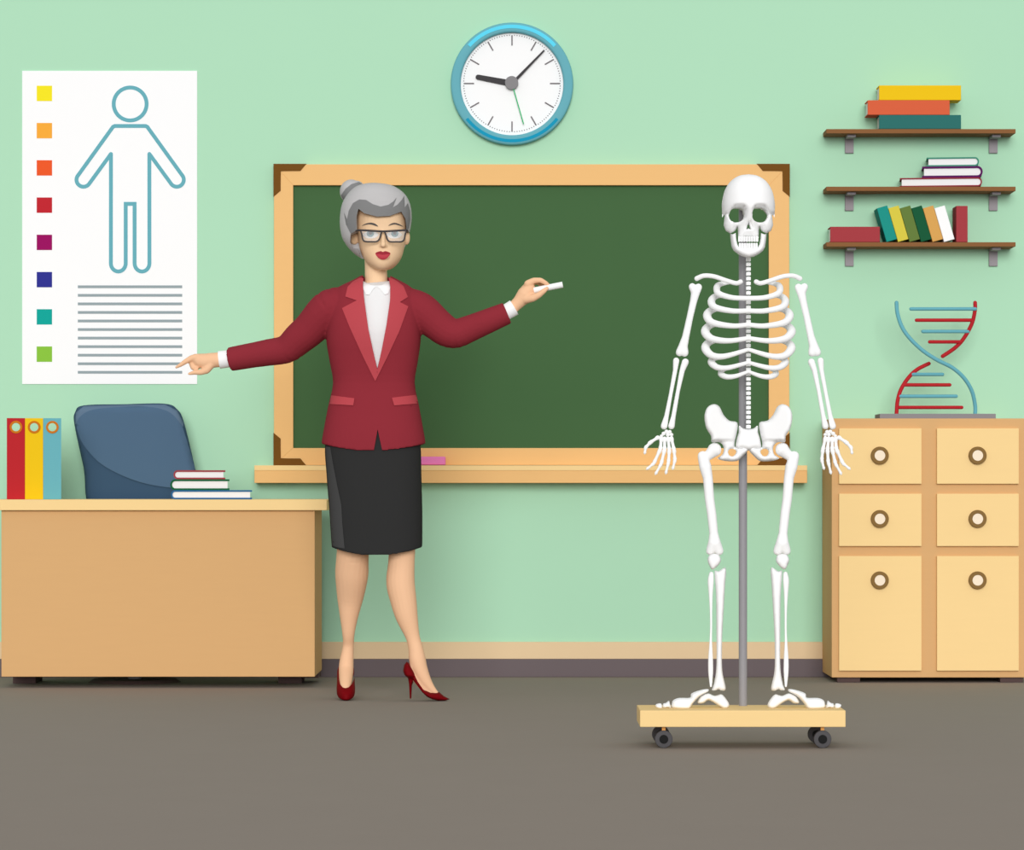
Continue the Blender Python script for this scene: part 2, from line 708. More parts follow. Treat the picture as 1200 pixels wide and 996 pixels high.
def book_lying(name, x0, x1, y0, y1, yf, depth, m, label, group, spine=-1, hard=1.9, turn=0.0, pivot=0):
    """book lying flat, head edge to the viewer; spine -1 left, +1 right"""
    r = thing(name, label, 'book', P((x0 + x1) / 2, y1, yf + depth / 2), group)
    h = (y1 - y0) / 2
    cyy = (y0 + y1) / 2
    X = (lambda d: x0 + d) if spine < 0 else (lambda d: x1 - d)
    L = x1 - x0
    outer = [(X(h + h * -math.cos(t)), cyy - h * math.sin(t)) for t in [-PI / 2 + PI * k / 16 for k in range(17)]]
    outer = [(X(h * .9 * (1 - math.cos(t))), cyy + h * math.sin(t)) for t in [-PI / 2 + PI * k / 16 for k in range(17)]]
    hi = h - hard
    inner = [(X(hard + hi * .9 * (1 - math.cos(t))), cyy + hi * math.sin(t)) for t in [-PI / 2 + PI * k / 16 for k in range(17)]]
    prof = [(X(L), cyy - h)] + outer + [(X(L), cyy + h), (X(L), cyy + hi)] + list(reversed(inner)) + [(X(L), cyy - hi)]
    pg = [(X(L - 2.2), cyy - hi)] + inner + [(X(L - 2.2), cyy + hi)]
    cov, pgs = slab(prof, yf, depth), slab(pg, yf + .004, depth - .008, yref=yf)
    for g in (cov, pgs):
        twist(g, P(pivot, 0, yf), turn)
    obj('cover', cov, m, r)
    obj('pages', pgs, M_PAGES, r)
    return r


def book_spine_out(name, x0, x1, y0, y1, yf, depth, m, label, group, rot=0.0, flat=True, pivot=None):
    """book whose spine faces the viewer, lying flat or standing"""
    a, b = P(x0, y1, yf), P(x1, y0, yf)
    r = thing(name, label, 'book', Vector(((a.x + b.x) / 2, yf + depth / 2, a.z)), group)
    t = .004
    cov = bmesh.new()
    box(cov, a.x, b.x, yf, yf + .005, a.z, b.z, .0022)
    if flat:
        box(cov, a.x, b.x, yf + .002, yf + depth, a.z, a.z + t, .0008)
        box(cov, a.x, b.x, yf + .002, yf + depth, b.z - t, b.z, .0008)
        pg = box(bmesh.new(), a.x + .004, b.x - .004, yf + .004, yf + depth - .004, a.z + t * .9, b.z - t * .9)
    else:
        box(cov, a.x, a.x + t, yf + .002, yf + depth, a.z, b.z, .0008)
        box(cov, b.x - t, b.x, yf + .002, yf + depth, a.z, b.z, .0008)
        pg = box(bmesh.new(), a.x + t * .9, b.x - t * .9, yf + .004, yf + depth - .004, a.z + .003, b.z - .003)
    if rot:
        M = Matrix.Translation(a) @ Matrix.Rotation(rot, 4, 'Y') @ Matrix.Translation(-a)
        for g in (cov, pg):
            bmesh.ops.transform(g, matrix=M, verts=g.verts)
    obj('cover', cov, m, r)
    obj('pages', pg, M_PAGES, r)
    return r


# ================================================================== wall shelves
SD = .125
for k, (y0, y1, yb, lab) in enumerate(((151.2, 156.3, 179.7, 'brown wall shelf holding the yellow, orange and teal stack, top of three'),
                                       (218.7, 223.8, 247, 'brown wall shelf between the other two, under three books with white page edges'),
                                       (283.8, 288.9, 312, 'brown wall shelf with leaning books, lowest of three'))):
    sh = thing('wall_shelf', lab, 'shelf', P(1079, y1, 0), 'brown wall shelves')
    obj('board', pbox(968.4, y0, 1190.2, y1, -SD, 0, .0012), M_SHELF, sh)
    zu = P(0, y1, -SD).z
    for xc in (995, 1163.6):
        bm = bmesh.new()
        a, b = P(xc - 5, yb), P(xc + 5, yb)
        box(bm, a.x, b.x, -.012, 0, a.z, zu, .001)
        box(bm, a.x, b.x, -SD * .72, 0, zu - .010, zu, .001)
        obj('bracket', bm, M_BRACKET, sh)
YS = -SD + .004
G1, G2, G3 = 'thick books stacked on the top shelf', 'books lying on the middle shelf', 'leaning books on the lowest shelf'
book_spine_out('book', 1030.2, 1126.3, 134.6, 151.1, YS, .10, mat('book_teal', '2c706b'), 'thick dark teal book at the bottom of the stack on the top shelf', G1)
book_spine_out('book', 1016.8, 1113, 117.4, 134.6, YS, .10, mat('book_orange', 'dc633f'), 'thick orange book in the middle of the stack on the top shelf', G1)
book_spine_out('book', 1030.2, 1126.3, 100, 117.4, YS, .10, mat('book_yellow', 'f3c60f'), 'thick yellow book on top of the stack on the top shelf', G1)
book_lying('book', 1055, 1150.5, 208, 218.6, YS + .008, .11, mat('book_crimson', '912a38'), 'thin crimson book with white pages lying on the middle shelf', G2, 1, 1.5, -.11, 1116)
book_lying('book', 1081, 1151.3, 194.8, 208, YS + .008, .11, mat('book_purple', '5a145a'), 'purple book in the middle of the stack on the middle shelf', G2, 1, 2.4, -.11, 1116)
book_lying('book', 1086.2, 1147, 184.3, 194.8, YS + .008, .11, mat('book_seagreen', '46907a'), 'small green book on top of the stack on the middle shelf', G2, 1, 1.6, -.11, 1116)
book_spine_out('book', 973, 1031.2, 265.6, 283.7, YS, .10, mat('book_red', 'a83d43'), 'red book lying flat at the left end of the lowest shelf', 'red books on the lowest shelf')
names = [('book_green', '1b9488', 'blue green book leaning on the lowest shelf, nearest the red flat book'),
         ('book_lemon', 'dbcc47', 'lemon yellow book leaning between blue green and olive books'),
         ('book_olive', '667e3b', 'olive green book leaning beside the lemon yellow book'),
         ('book_forest', '105937', 'dark forest green book leaning beside the tan book'),
         ('book_tan', 'dca658', 'tan book leaning between dark green and white books'),
         ('book_white', 'ffffff', 'white book leaning last in the row on the lowest shelf')]
th = math.radians(16.2)
for i, (mn, hx, lab) in enumerate(names):
    x = 1039.0 + 13.5 * i
    book_spine_out('book', x, x + 12.7, 283.7 - 41.2, 283.7, YS, .10, mat(mn, hx), lab, G3, rot=-th, flat=False)
book_spine_out('book', 1120.6, 1134, 241.2, 283.7, YS, .10, mat('book_red', 'a83d43'), 'red book standing upright beside the leaning row', 'red books on the lowest shelf', flat=False)

# ================================================================== cabinet
YC = -.36
cab = thing('drawer_cabinet', 'wooden cabinet with four drawers and two doors standing by the wall', 'cabinet', P(1088, 800, -.345))
bm = bmesh.new()
bot = P(0, 794, YC).z
a, b = P(974.6, 490.3, YC), P(1203, 490.3, YC)
box(bm, a.x, b.x, YC, -.005, bot, a.z, .003)
obj('body', bm, M_WOOD, cab)
for xl, xr, xk in ((983.3, 1080, 1031.3), (1098, 1194, 1146)):
    for y0, y1, ky, nm in ((502, 567, 533.7, 'drawer'), (578.5, 640, 608, 'drawer'), (651.5, 786, 680, 'door')):
        d = obj(nm, pbox(xl, y0, xr, y1, YC - .016, YC + .002, .0015), M_PALE, cab)
        k = obj('knob', annulus(xk, ky, 6.2, 10.4, YC - .030, .016, 40, bev=.002), M_KNOB, d)
        obj('knob', disc(xk, ky, 7, YC - .028, .014, 32, .001), M_KNOBC, d)['label'] = 'cream centre of the round knob'
for x0, x1 in ((981, 1008), (1172, 1199)):
    for yf in (-.345, -.10):
        bm = bmesh.new()
        a, b = P(x0, 0, -.345), P(x1, 0, -.345)
        box(bm, a.x, b.x, yf, yf + .07, 0, bot, .002)
        obj('foot', bm, M_FOOT, cab)

# ------------------------------------------------------------------ DNA model
YD = -.24
dna = thing('dna_model', 'blue and red double helix model on a grey base, on the cabinet', 'model', P(1099, 490, YD))
topz = P(0, 490.3, YC).z
a, b = P(1031, 0, YD - .08), P(1167, 0, YD - .08)
bm = bmesh.new(); box(bm, a.x, b.x, YD - .08, YD + .08, topz, P(0, 484.8, YD - .08).z, .0015)
obj('base', bm, M_GREY, dna)
AMP = .04
ctr = 1096.7


def helix_y(x, sgn):
    u = max(-1, min(1, (x - ctr) / 46.5))
    return YD + sgn * AMP * math.sqrt(max(0, 1 - u * u))


blue = [(1050.6, 354.7), (1051.8, 367.5), (1057, 383), (1066.3, 396.5), (1081.7, 411), (1098.7, 422), (1115.8, 430.7), (1129.4, 442.6), (1138.8, 458), (1142.7, 475), (1142.7, 485)]
red1 = [(1142.7, 354.7), (1142.5, 364), (1138.8, 379.5), (1129.4, 396.5), (1119, 407.6), (1104.7, 417.4)]
red2 = [(1088.5, 426), (1074.8, 433), (1064.6, 442.6), (1056, 456), (1051.8, 470), (1050.6, 485)]
obj('strand', ptube([(x, y, helix_y(x, -1), 2.3) for x, y in blue]), M_TEAL, dna, True)['label'] = 'blue strand'
obj('strand', ptube([(x, y, helix_y(x, 1), 2.3) for x, y in red1]), M_RED, dna, True)['label'] = 'upper red strand'
obj('strand', ptube([(x, y, helix_y(x, 1), 2.3) for x, y in red2]), M_RED, dna, True)['label'] = 'lower red strand'
for x0, x1, y, c in ((1067.5, 1143, 362, 0), (1074, 1138.5, 375.2, 1), (1081.5, 1134.5, 388.4, 0), (1089.5, 1125, 400.6, 1)):
    obj('rung', ptube([(x0, y, helix_y(x0, -.3), 2.1), (x1, y, helix_y(x1, 1) - .003, 2.1)], per=0), (M_TEAL, M_RED)[c], dna, True)['label'] = ('blue rung', 'red rung')[c]
for x0, x1, y, c in ((1069.5, 1104.5, 438.7, 0), (1060, 1113, 451, 1), (1054, 1120.5, 464.3, 0), (1053, 1127, 477.4, 1)):
    obj('rung', ptube([(x0, y, helix_y(x0, 1) - .003, 2.1), (x1, y, helix_y(x1, -.3), 2.1)], per=0), (M_TEAL, M_RED)[c], dna, True)['label'] = ('blue rung', 'red rung')[c]

# ================================================================== desk
YK = -.66
desk = thing('teacher_desk', 'wide wooden desk with pale top in front of the blue chair', 'desk', P(185, 801, -.4))
zt0 = P(0, 598, YK).z
ztop = P(0, 585.3, -.68).z
bot = P(0, 793, YK).z
a, b = P(-14, 0, -.68), P(383, 0, -.68)
bm = bmesh.new(); box(bm, a.x, b.x, -.68, -.20, P(0, 598, -.68).z, ztop, .002)
obj('top', bm, M_PALE, desk)
zt0 = P(0, 598, -.68).z
a, b = P(1.6, 0, YK), P(368.8, 0, YK)
bm = bmesh.new(); box(bm, a.x, b.x, YK, YK + .025, bot, zt0, .0015)
obj('front_panel', bm, M_WOOD, desk)
for x0, x1 in ((a.x, a.x + .025), (b.x - .025, b.x)):
    bm = bmesh.new(); box(bm, x0 + .0003, x1 - .0003, YK + .025, -.23, bot, zt0, .001)
    obj('side_panel', bm, M_WOOD, desk)
bm = bmesh.new(); box(bm, a.x + .025, b.x - .025, YK + .025, -.52, bot, bot + .018, .001)
obj('bottom_rail', bm, M_WOOD, desk)
for x0, x1 in ((15, 42), (326, 353.5)):
    p, q = P(x0, 0, -.415), P(x1, 0, -.415)
    bm = bmesh.new()
    box(bm, p.x, q.x, -.415, -.25, 0, bot, .002)
    px_ = (a.x, p.x) if x0 < 100 else (q.x, b.x)
    box(bm, min(px_[0], px_[1]) + .002, max(px_[0], px_[1]) + (.01 if x0 < 100 else -.002), -.40, -.26, bot - .02, bot)
    obj('foot', bm, M_FOOT, desk)

# books and binders on the desk
YBK = -.60
GB = 'books stacked on the desk'
book_lying('book', 200.6, 295.2, 574.4, 585, YBK, .2, mat('book_blue', '2a6698'), 'blue book at the bottom of the stack on the desk', GB, -1, 1.8, .09, 250)
book_lying('book', 199.8, 268.8, 561.6, 574.3, YBK, .2, mat('book_bottle', '0b6037'), 'green book in the middle of the stack on the desk', GB, -1, 2.1, .09, 250)
book_lying('book', 203.6, 264, 551, 561.5, YBK, .2, mat('book_brick', 'a1424a'), 'red book on top of the stack on the desk', GB, -1, 1.9, .09, 250)
for i, (hx, lab) in enumerate((('be242b', 'red ring binder standing at the edge of the desk'),
                               ('f2c60f', 'yellow ring binder standing between red and blue binders'),
                               ('6ab3bd', 'light blue ring binder standing on the desk nearest the chair'))):
    x0 = 8.4 + 21.05 * i
    x1 = x0 + 20.9
    yf, dp = -.60, .24
    bd = thing('ring_binder', lab, 'binder', P((x0 + x1) / 2, 585, yf + dp / 2), 'ring binders on the desk')
    piv = P(40, 585, yf)
    xc, yc = (x0 + x1) / 2, 500.5
    m = mat('binder_' + hx, hx)
    vs, fs, _ = mesh2d([[(x0, 490), (x1, 490), (x1, 585), (x0, 585)], [(xc + 5.4 * math.cos(t), yc + 5.4 * math.sin(t)) for t in [2 * PI * k / 28 for k in range(28)]]], 6)
    bm = bmesh.new()
    F = [bm.verts.new(P(v.x, v.y, yf)) for v in vs]
    for f in fs:
        bm.faces.new([F[k] for k in f])
    e = bmesh.ops.extrude_face_region(bm, geom=list(bm.faces))
    bmesh.ops.translate(bm, vec=(0, .004, 0), verts=[g for g in e['geom'] if isinstance(g, bmesh.types.BMVert)])
    twist(bm, piv, .15)
    obj('spine', bm, m, bd)
    a, b = P(x0, 585, yf), P(x1, 490, yf)
    for u0, u1 in ((a.x, a.x + .003), (b.x - .003, b.x)):
        bm = bmesh.new(); box(bm, u0, u1, yf + .004, yf + dp, a.z, b.z, .0008)
        twist(bm, piv, .15)
        obj('cover', bm, m, bd)
    bm = bmesh.new(); box(bm, a.x + .004, b.x - .01, yf + .01, yf + dp - .012, a.z + .004, P(0, 514, yf).z)
    twist(bm, piv, .15)
    obj('pages', bm, M_PAGES, bd)
    bm = annulus(xc, yc, 4.8, 7.4, yf - .0025, .007, 40, bev=.0008)
    twist(bm, piv, .15)
    obj('finger_ring', bm, mat('ring_orange', 'ce7614'), bd)

# ================================================================== chair behind the desk
YH = -.13
chair = thing('office_chair', 'blue upholstered office chair tucked in behind the desk', 'chair', P(160, 795, -.16))
shell = cspline([(109, 600), (98, 548), (87.3, 498), (88, 483), (98, 475), (145, 473.6), (193, 473), (208, 480), (216, 496), (229, 550), (240, 600), (175, 603)], 6)
br = obj('backrest', inflate(shell, YH, .028, 9, 4), M_CHAIR_SHADE, chair, True)  # dark colour shows as painted shade below the mid-blue area
shell_bvh = BVHTree.FromPolygons([v.co + chair.location for v in br.data.vertices], [p.vertices for p in br.data.polygons])
arc_top = spline([(89.2, 497), (93, 489), (103, 482), (118, 478.6), (145, 476.6), (168, 476.2), (188, 479), (202, 485.5), (213.6, 499)], 5)
mid_area = spline([(89.2, 497), (93, 512), (102, 527), (119, 544), (145, 558), (172, 567), (200, 571.5), (234, 574.5)], 6)
mid_area += [(226, 538)] + list(reversed(arc_top))
obj('back_midtone', drape(mid_area, shell_bvh, .007, 4, YH, .004), M_CUSHION, chair, True, 40)  # thin overlay; its lower edge draws the border of the painted shade
top_lit = arc_top[:-1] + [(214.6, 500), (215.2, 496), (207.6, 481), (192.8, 473.9), (145, 474.4), (98.3, 475.9), (89, 483.4), (88.1, 497)]
obj('top_highlight', drape(top_lit, shell_bvh, .006, 2, YH, .004), M_CHAIR_HIGHLIGHT, chair, True, 40)['label'] = 'lighter blue painted highlight along the top of the backrest'  # overlay that paints the highlight along the top edge
bm = bmesh.new(); box(bm, P(165, 0, YH).x - .2, P(165, 0, YH).x + .2, YH - .37, YH - .01, .40, .47, .025, 3)
obj('seat', bm, M_CUSHION, chair, True, 40)
xs = P(165, 0, YH).x
bm = bmesh.new(); box(bm, xs - .03, xs + .03, YH - .05, YH + .015, .42, .66, .006)
obj('back_support', bm, M_BLACK, chair)
obj('gas_column', tube([(xs, YH - .19, .01), (xs, YH - .19, .41)], .025, cap=False), M_GREY, chair, True, 40)
bm = bmesh.new()
bmesh.ops.create_cone(bm, cap_ends=True, segments=48, radius1=.17, radius2=.15, depth=.012, matrix=Matrix.Translation((xs, YH - .19, .006)))
obj('pedestal_base', bm, M_FOOT, chair, True, 30)

# ================================================================== skeleton on its stand
YM = -3.18
MX = 877.0


def mir(rows, on):
    return [((2 * MX - r[0]) if on else r[0],) + tuple(r[1:]) for r in rows]


sk = thing('skeleton_model', 'white human skeleton model hung on a grey pole with a wheeled wooden base', 'skeleton model', P(870, 877, -3.18))
YF0, YF1 = -3.29, -3.07
zb1, zb0 = P(0, 832.5, YF0).z, P(0, 852, YF0).z
a, b = P(750, 0, YF0), P(991, 0, YF0)
bm = bmesh.new(); box(bm, a.x, b.x, YF0, YF1, zb0, zb1, .002)
obj('base_board', bm, M_PALE, sk)
zpt = P(0, 225, -3.10).z
xp = P(870.6, 0, -3.10).x
obj('pole', tube([(xp, -3.10, zb1 - .002), (xp, -3.10, zpt)], S(4.9, -3.1), n=24, cap=False), M_POLE, sk, True, 50)
for xw in (777.7, 963.7):
    for yw in (-3.265, -3.095):
        r = S(10.4, YF0)
        x = P(xw, 0, -3.265).x
        c = obj('caster', box(bmesh.new(), x - .005, x + .005, yw - .005, yw + .005, r * 1.6, zb0, .001), M_STEM, sk)
        w = bmesh.new()
        bmesh.ops.create_cone(w, cap_ends=True, segments=40, radius1=r, radius2=r, depth=.02,
                              matrix=Matrix.Translation((x, yw, r)) @ Matrix.Rotation(PI / 2, 4, 'X'))
        bmesh.ops.bevel(w, geom=[e for e in w.edges if len(e.link_faces) == 2 and abs(e.calc_face_angle(0)) > 1], offset=.003, segments=2, affect='EDGES', profile=.5)
        obj('wheel', w, M_RUBBER, c, True, 40)
        h = bmesh.new()
        bmesh.ops.create_cone(h, cap_ends=True, segments=32, radius1=r * .5, radius2=r * .5, depth=.024,
                              matrix=Matrix.Translation((x, yw, r)) @ Matrix.Rotation(PI / 2, 4, 'X'))
        obj('wheel_hub', h, M_BLACK, c)

# skull
half = spline([(877, 204.2), (866, 206), (856, 212.6), (849.2, 223.5), (846.1, 237), (846, 246), (846.4, 254.8)], 5)[:-1] + [(846.4, 254.8), (848.2, 251.7), (849.2, 252.6), (848, 264), (850.5, 270.5), (855.7, 273.6), (861, 271), (864.2, 266.5), (864.8, 270), (865, 279)]
outl = half + [(2 * MX - x, y) for x, y in reversed(half[1:])]
outl = outl
eye = cspline([(854.2, 253), (857, 246), (863, 243.8), (869.5, 245), (871.8, 251.5), (869.5, 258), (863, 260.6), (857, 259)], 5)
eye2 = [(2 * MX - 1 - x, y) for x, y in eye]
nose = [(877, 261.5), (874.4, 268.8), (876.4, 268), (877, 267), (877.6, 268), (879.6, 268.8)]


def skull_h(x, y):
    t = max(0, min(1, (y - 246) / 34))
    return 1 - .72 * t


sku = obj('skull', inflate(outl, YM - .01, .088, 29, 2.2, [eye, eye2, nose], 2.2, hfun=skull_h,
                           bend=lambda x, y: -.038 * max(0, min(1, (y - 246) / 30))), M_BONE, sk, True)
for i in range(8):
    x0 = 865.2 + 2.98 * i
    yo = YM - .072 + .012 * (abs(i - 3.5) / 3.5) ** 2
    obj('tooth', pbox(x0, 276.8, x0 + 2.6, 283.2, yo, yo + .01, .0012), M_BONE, sku)
hj = [(877, 302.2), (870, 300.5), (864.5, 297.5), (860, 294), (857.4, 289.4), (856.3, 282), (855.6, 274), (858.5, 274.5), (862.2, 273), (862.8, 280), (864.2, 286.5), (866, 289.8), (871, 290.8), (877, 291)]
jo = hj + [(2 * MX - x, y) for x, y in reversed(hj[1:-1])]
jaw = obj('jaw', inflate(jo, YM - .035, .022, 4.5, 1.8, bend=lambda x, y: -.030 * (1 - (abs(x - MX) / 22) ** 2)), M_BONE, sk, True)
for i in range(8):
    x0 = 866 + 2.78 * i
    yo = YM - .072 + .012 * (abs(i - 3.5) / 3.5) ** 2
    obj('tooth', pbox(x0, 284.7, x0 + 2.4, 291.5, yo, yo + .01, .001), M_BONE, jaw)

# spine
n = 36
for i in range(n):
    y = 304 + (500 - 304) * i / (n - 1)
    bm = pbox(874.6, y - 2, 879.9, y + 2, YM - .008, YM + .010, .0012)
    q = P(877.2, y, YM)
    box(bm, q.x - .003, q.x + .003, YM + .008, YM + .026, q.z - .002, q.z + .002)
    obj('vertebra', bm, M_BONE, sk)
obj('spine_rod', tube([P(877.2, 298, YM), P(877.2, 504, YM)], S(1.1, YM), n=10), M_POLE, sk, True)

# ribs: front bar sweeps round the side and curls to the back
RIBS = [
    [(846, 332.5, .05, 2.8), (841.5, 334.5, .03, 3.6), (839.9, 339, 0, 4), (843, 344.4, -.03, 3.6), (858.3, 348.8, -.055, 3.0), (876.9, 349.6, -.06, 2.9)],
    [(843, 346.4, .06, 2.8), (836.5, 348.4, .035, 3.8), (833.6, 354.2, 0, 4.5), (838.8, 360.4, -.035, 3.8), (858.3, 364.4, -.06, 3.1), (876.9, 364.2, -.065, 2.9)],
    [(840, 362.4, .065, 2.8), (832, 364.5, .04, 4.2), (828.7, 370.6, 0, 4.9), (835.5, 378.2, -.035, 4.0), (858.3, 382.0, -.063, 3.1), (876.9, 380.6, -.068, 2.8)],
    [(837, 380.6, .065, 2.8), (829.5, 383, .04, 4.4), (826.6, 389.5, 0, 5.1), (834.5, 397.0, -.035, 4.2), (854, 399.4, -.06, 3.2), (876.9, 396.4, -.066, 2.7)],
    [(837, 399.7, .065, 2.8), (829.6, 402, .04, 4.2), (826.8, 408.5, 0, 5.0), (834.5, 416.6, -.03, 4.2), (849.7, 417.4, -.05, 3.3), (876.9, 409.6, -.055, 2.3)],
    [(840, 419.5, .055, 2.6), (835.4, 420.8, .035, 3.6), (833.8, 425, 0, 4.3), (841, 430.6, -.025, 3.6), (854, 430.8, -.04, 3.0), (876.9, 424.8, -.045, 2.2)],
    [(849, 433.2, .04, 2.2), (845.8, 434.5, .025, 3.0), (845, 438.4, 0, 3.6), (851.8, 441.6, -.02, 3.2), (862.7, 440.6, -.03, 2.7), (876.9, 435.4, -.035, 1.9)],
]
for k, rib in enumerate(RIBS):
    x0, y0, d0, r0 = rib[0]
    rib = [(x0 + (8, 8, 8, 8, 6, 5, 4)[k], y0 + (-1.6, .5, .5, .3, -.6, -1.2, -1.6)[k], d0 + .004, r0 * .85)] + rib
    for on in (0, 1):
        obj('rib', ptube([(x, y, YM + d, r) for x, y, d, r in mir(rib, on)], n=16, per=7), M_BONE, sk, True)
for on in (0, 1):
    obj('clavicle', ptube([(x, y, YM + d, r) for x, y, d, r in mir([(816.6, 326.4, 0, 3), (824.8, 323.2, -.01, 2.8), (836.7, 324.0, -.02, 2.7), (851.8, 329.0, -.035, 2.7), (862.7, 331.9, -.045, 2.7), (867.8, 330.2, -.05, 2.9)], on)]), M_BONE, sk, True)

    def bone(name, *chains, vox=.0018, sm=5):
        bm = bmesh.new()
        for c in chains:
            chain(bm, [(x, y, YM + d, r) for x, y, d, r in mir(c, on)])
        return obj(name, fuse(bm, vox, sm), M_BONE, sk, True)

    bone('humerus', [(811.3, 336, 0, 4.4), (815, 343, 0, 5.2), (812.5, 354, 0, 4.2), (808.5, 371.5, 0, 3.9), (803.5, 395, 0, 4.3), (800.5, 406, 0, 5.5), (796.5, 413, 0, 4.8)],
         [(818.5, 336.5, 0, 4.4), (815, 343, 0, 5.2)], [(800.5, 406, 0, 5.5), (802.2, 413.5, 0, 4.8)])
    bone('ulna', [(792.4, 422.5, 0, 3.8), (791.2, 434, 0, 2.7), (786, 462, 0, 2.3), (781, 488, 0, 2.8), (778.2, 499.5, 0, 4.1)])
    bone('radius', [(803.2, 424, 0, 4.2), (799.5, 434, 0, 3.2), (794.5, 458, -.006, 2.4), (789.2, 488, -.006, 2.7), (786.8, 499.5, -.004, 3.9)])
    # hand: wrist bones with five jointed fingers
    wb = bmesh.new()
    for x, y, r in ((777.6, 508.2, 2.5), (781, 505.8, 2.5), (784.8, 506.2, 2.5), (787, 509.5, 2.2), (782.6, 509.6, 2.4), (775, 511, 2.0)):
        ball(wb, (2 * MX - x) if on else x, y, YM, r, r, .006, 2)
    hnd = obj('hand', wb, M_BONE, sk, True)
    for f in ([(771.5, 512.3), (762, 518.6), (756.6, 524.4), (755.4, 532)],
              [(775, 513.2), (773.8, 526.4), (766.2, 543), (757.4, 550.3)],
              [(778.8, 513), (778.8, 526.8), (774.9, 543.5), (767.6, 556.6)],
              [(782.9, 513), (784.3, 527.6), (783.4, 541.5), (780, 556)],
              [(786.6, 512.5), (789.9, 527.4), (791, 539), (788.2, 550.5)]):
        bm = bmesh.new()
        thumb = f[0][0] < 773
        for j in range(3):
            (x0, y0), (x1, y1) = f[j], f[j + 1]
            gap = .07
            p0 = (x0 + (x1 - x0) * gap, y0 + (y1 - y0) * gap)
            p1 = (x1 - (x1 - x0) * gap, y1 - (y1 - y0) * gap)
            rr = (2.6, 2.5, 2.1)[j]
            rows = []
            for t, k in ((0, 1.0), (.12, 1.0), (.35, .72), (.7, .72), (.9, .95), (1, .9 if j < 2 else .5)):
                x, y = p0[0] + (p1[0] - p0[0]) * t, p0[1] + (p1[1] - p0[1]) * t
                rows.append(((2 * MX - x) if on else x, y, YM - .004 * j, rr * k))
            ptube(rows, bm, 10, 0)
        obj('thumb_bones' if thumb else 'finger_bones', bm, M_BONE, hnd, True)
    # hip
    hip = [(837.9, 473.6), (831.5, 475.2), (827.2, 480.5), (825.5, 489.5), (827.8, 502), (833.2, 511), (834, 518.2), (842.4, 518.2), (846.8, 521.6), (848.2, 527), (846.2, 533), (841, 537.3), (850, 540.2), (862.6, 540.4), (868.3, 536.6), (875.8, 528.5), (875.8, 524), (862.5, 525), (861, 518), (863.4, 508), (864.2, 495.3), (854.8, 492.9), (848, 486), (843.5, 477)]
    hole = [(853.2, 529.5), (855, 526.5), (859, 525.8), (862.4, 528), (862.2, 531.5), (859, 534.6), (855, 533.8)]
    hip, hole = mir(cspline(hip, 3), on), mir(cspline(hole, 3), on)
    obj('hip_bone', inflate(hip, YM, .022, 5, 2.2, [hole], 2.5, bend=lambda x, y: -.05 * max(0, (abs(x - MX) - 12) / 40) * (1 if y < 515 else .3)), M_BONE, sk, True)
    bone('femur', [(837.4, 526.8, -.01, 8.3), (829.0, 535, -.01, 5.2), (823.2, 534.2, -.01, 5.8), (826.6, 547, -.01, 7.2), (829.5, 560, -.01, 5.8), (831.5, 585, -.01, 5.6), (834, 602, -.01, 5.5), (836.4, 625, -.01, 5.2), (837.2, 636, -.01, 7.5), (832.6, 645.5, -.004, 5.4)],
         [(837.2, 636, -.01, 7.5), (842.4, 645.5, -.004, 5.6)])
    bm = inflate(mir(cspline([(837.5, 648.8), (831.5, 650.6), (829.2, 656), (831, 662), (834.4, 667.2), (840, 664), (844.6, 657.5), (843, 651)], 5), on), YM - .034, .012, 6, 1.8)
    obj('patella', bm, M_BONE, sk, True)
    tib = [(850, 665), (850.9, 672), (849.8, 684), (848, 715), (846.4, 745), (846, 775), (847, 790), (850.2, 804), (849.6, 809), (845, 809.2), (842, 807.6), (838.5, 809), (834.2, 808.4), (836.5, 802), (839, 788), (839.8, 770), (839.6, 745), (839.2, 700), (837.4, 672), (838.4, 668.6), (842, 669.5), (845.5, 667)]
    obj('tibia', inflate(mir(cspline(tib, 3), on), YM, .015, 4.5, 2), M_BONE, sk, True)
    obj('fibula', ptube(mir([(833.6, 672.4, YM + .004, 2.6), (832.9, 681, YM + .004, 3.6), (832.9, 695, YM + .004, 2.5), (833.2, 715, YM + .004, 1.5), (833.3, 735, YM + .004, 1.25), (832.9, 753, YM + .004, 1.6), (832.7, 772, YM + .004, 2.8), (832.8, 788, YM + .004, 2.8), (833.1, 804, YM + .004, 1.2)], on), n=14, per=5), M_BONE, sk, True)
    ft = 2.0
    heel = [(817.6, 821.8), (819.5, 816.4), (823.3, 812.8), (830, 810.5), (836.8, 813.2), (841, 812.6), (845.6, 811.6), (850.3, 816), (854.6, 823.5), (851.6, 828.2), (845.8, 827.6), (837.5, 822), (830, 818.4), (824.4, 822)]
    mid = [(829.8, 805.4), (829.8, 808.3), (823, 812), (817.6, 816), (812.4, 821.8), (811, 824), (807.5, 828.5), (798.5, 829), (787.9, 827.4), (787.4, 822), (789.4, 818), (796.3, 815.7), (808.6, 815.5), (810.2, 810.5), (821, 806.5)]
    t1 = [(777, 827.4), (777.2, 822.6), (780.4, 821.6), (783.9, 819), (785.2, 823), (786.8, 828.4), (783, 827.2)]
    t2 = [(768, 825.2), (769.4, 822.9), (774.9, 822.4), (775.8, 828.4), (770.4, 827.9)]
    for nm, pl, hh, rr in (('heel_bone', heel, .018, 4.5), ('midfoot_bone', mid, .026, 4), ('toe_bone', t1, .02, 2.5), ('toe_bone', t2, .017, 2.2)):
        pl = [(x, y + ft) for x, y in mir(pl, on)]
        obj(nm, inflate(cspline(pl, 3), YM + .0, hh, rr, 1.6), M_BONE, sk, True)
sac = [(866.2, 499), (871, 502), (877, 502.8), (883, 502), (887.8, 499), (888.6, 507), (891, 515), (891.6, 525), (884, 526.5), (877, 528), (870, 526.5), (862.4, 525), (863, 515), (865.4, 507)]
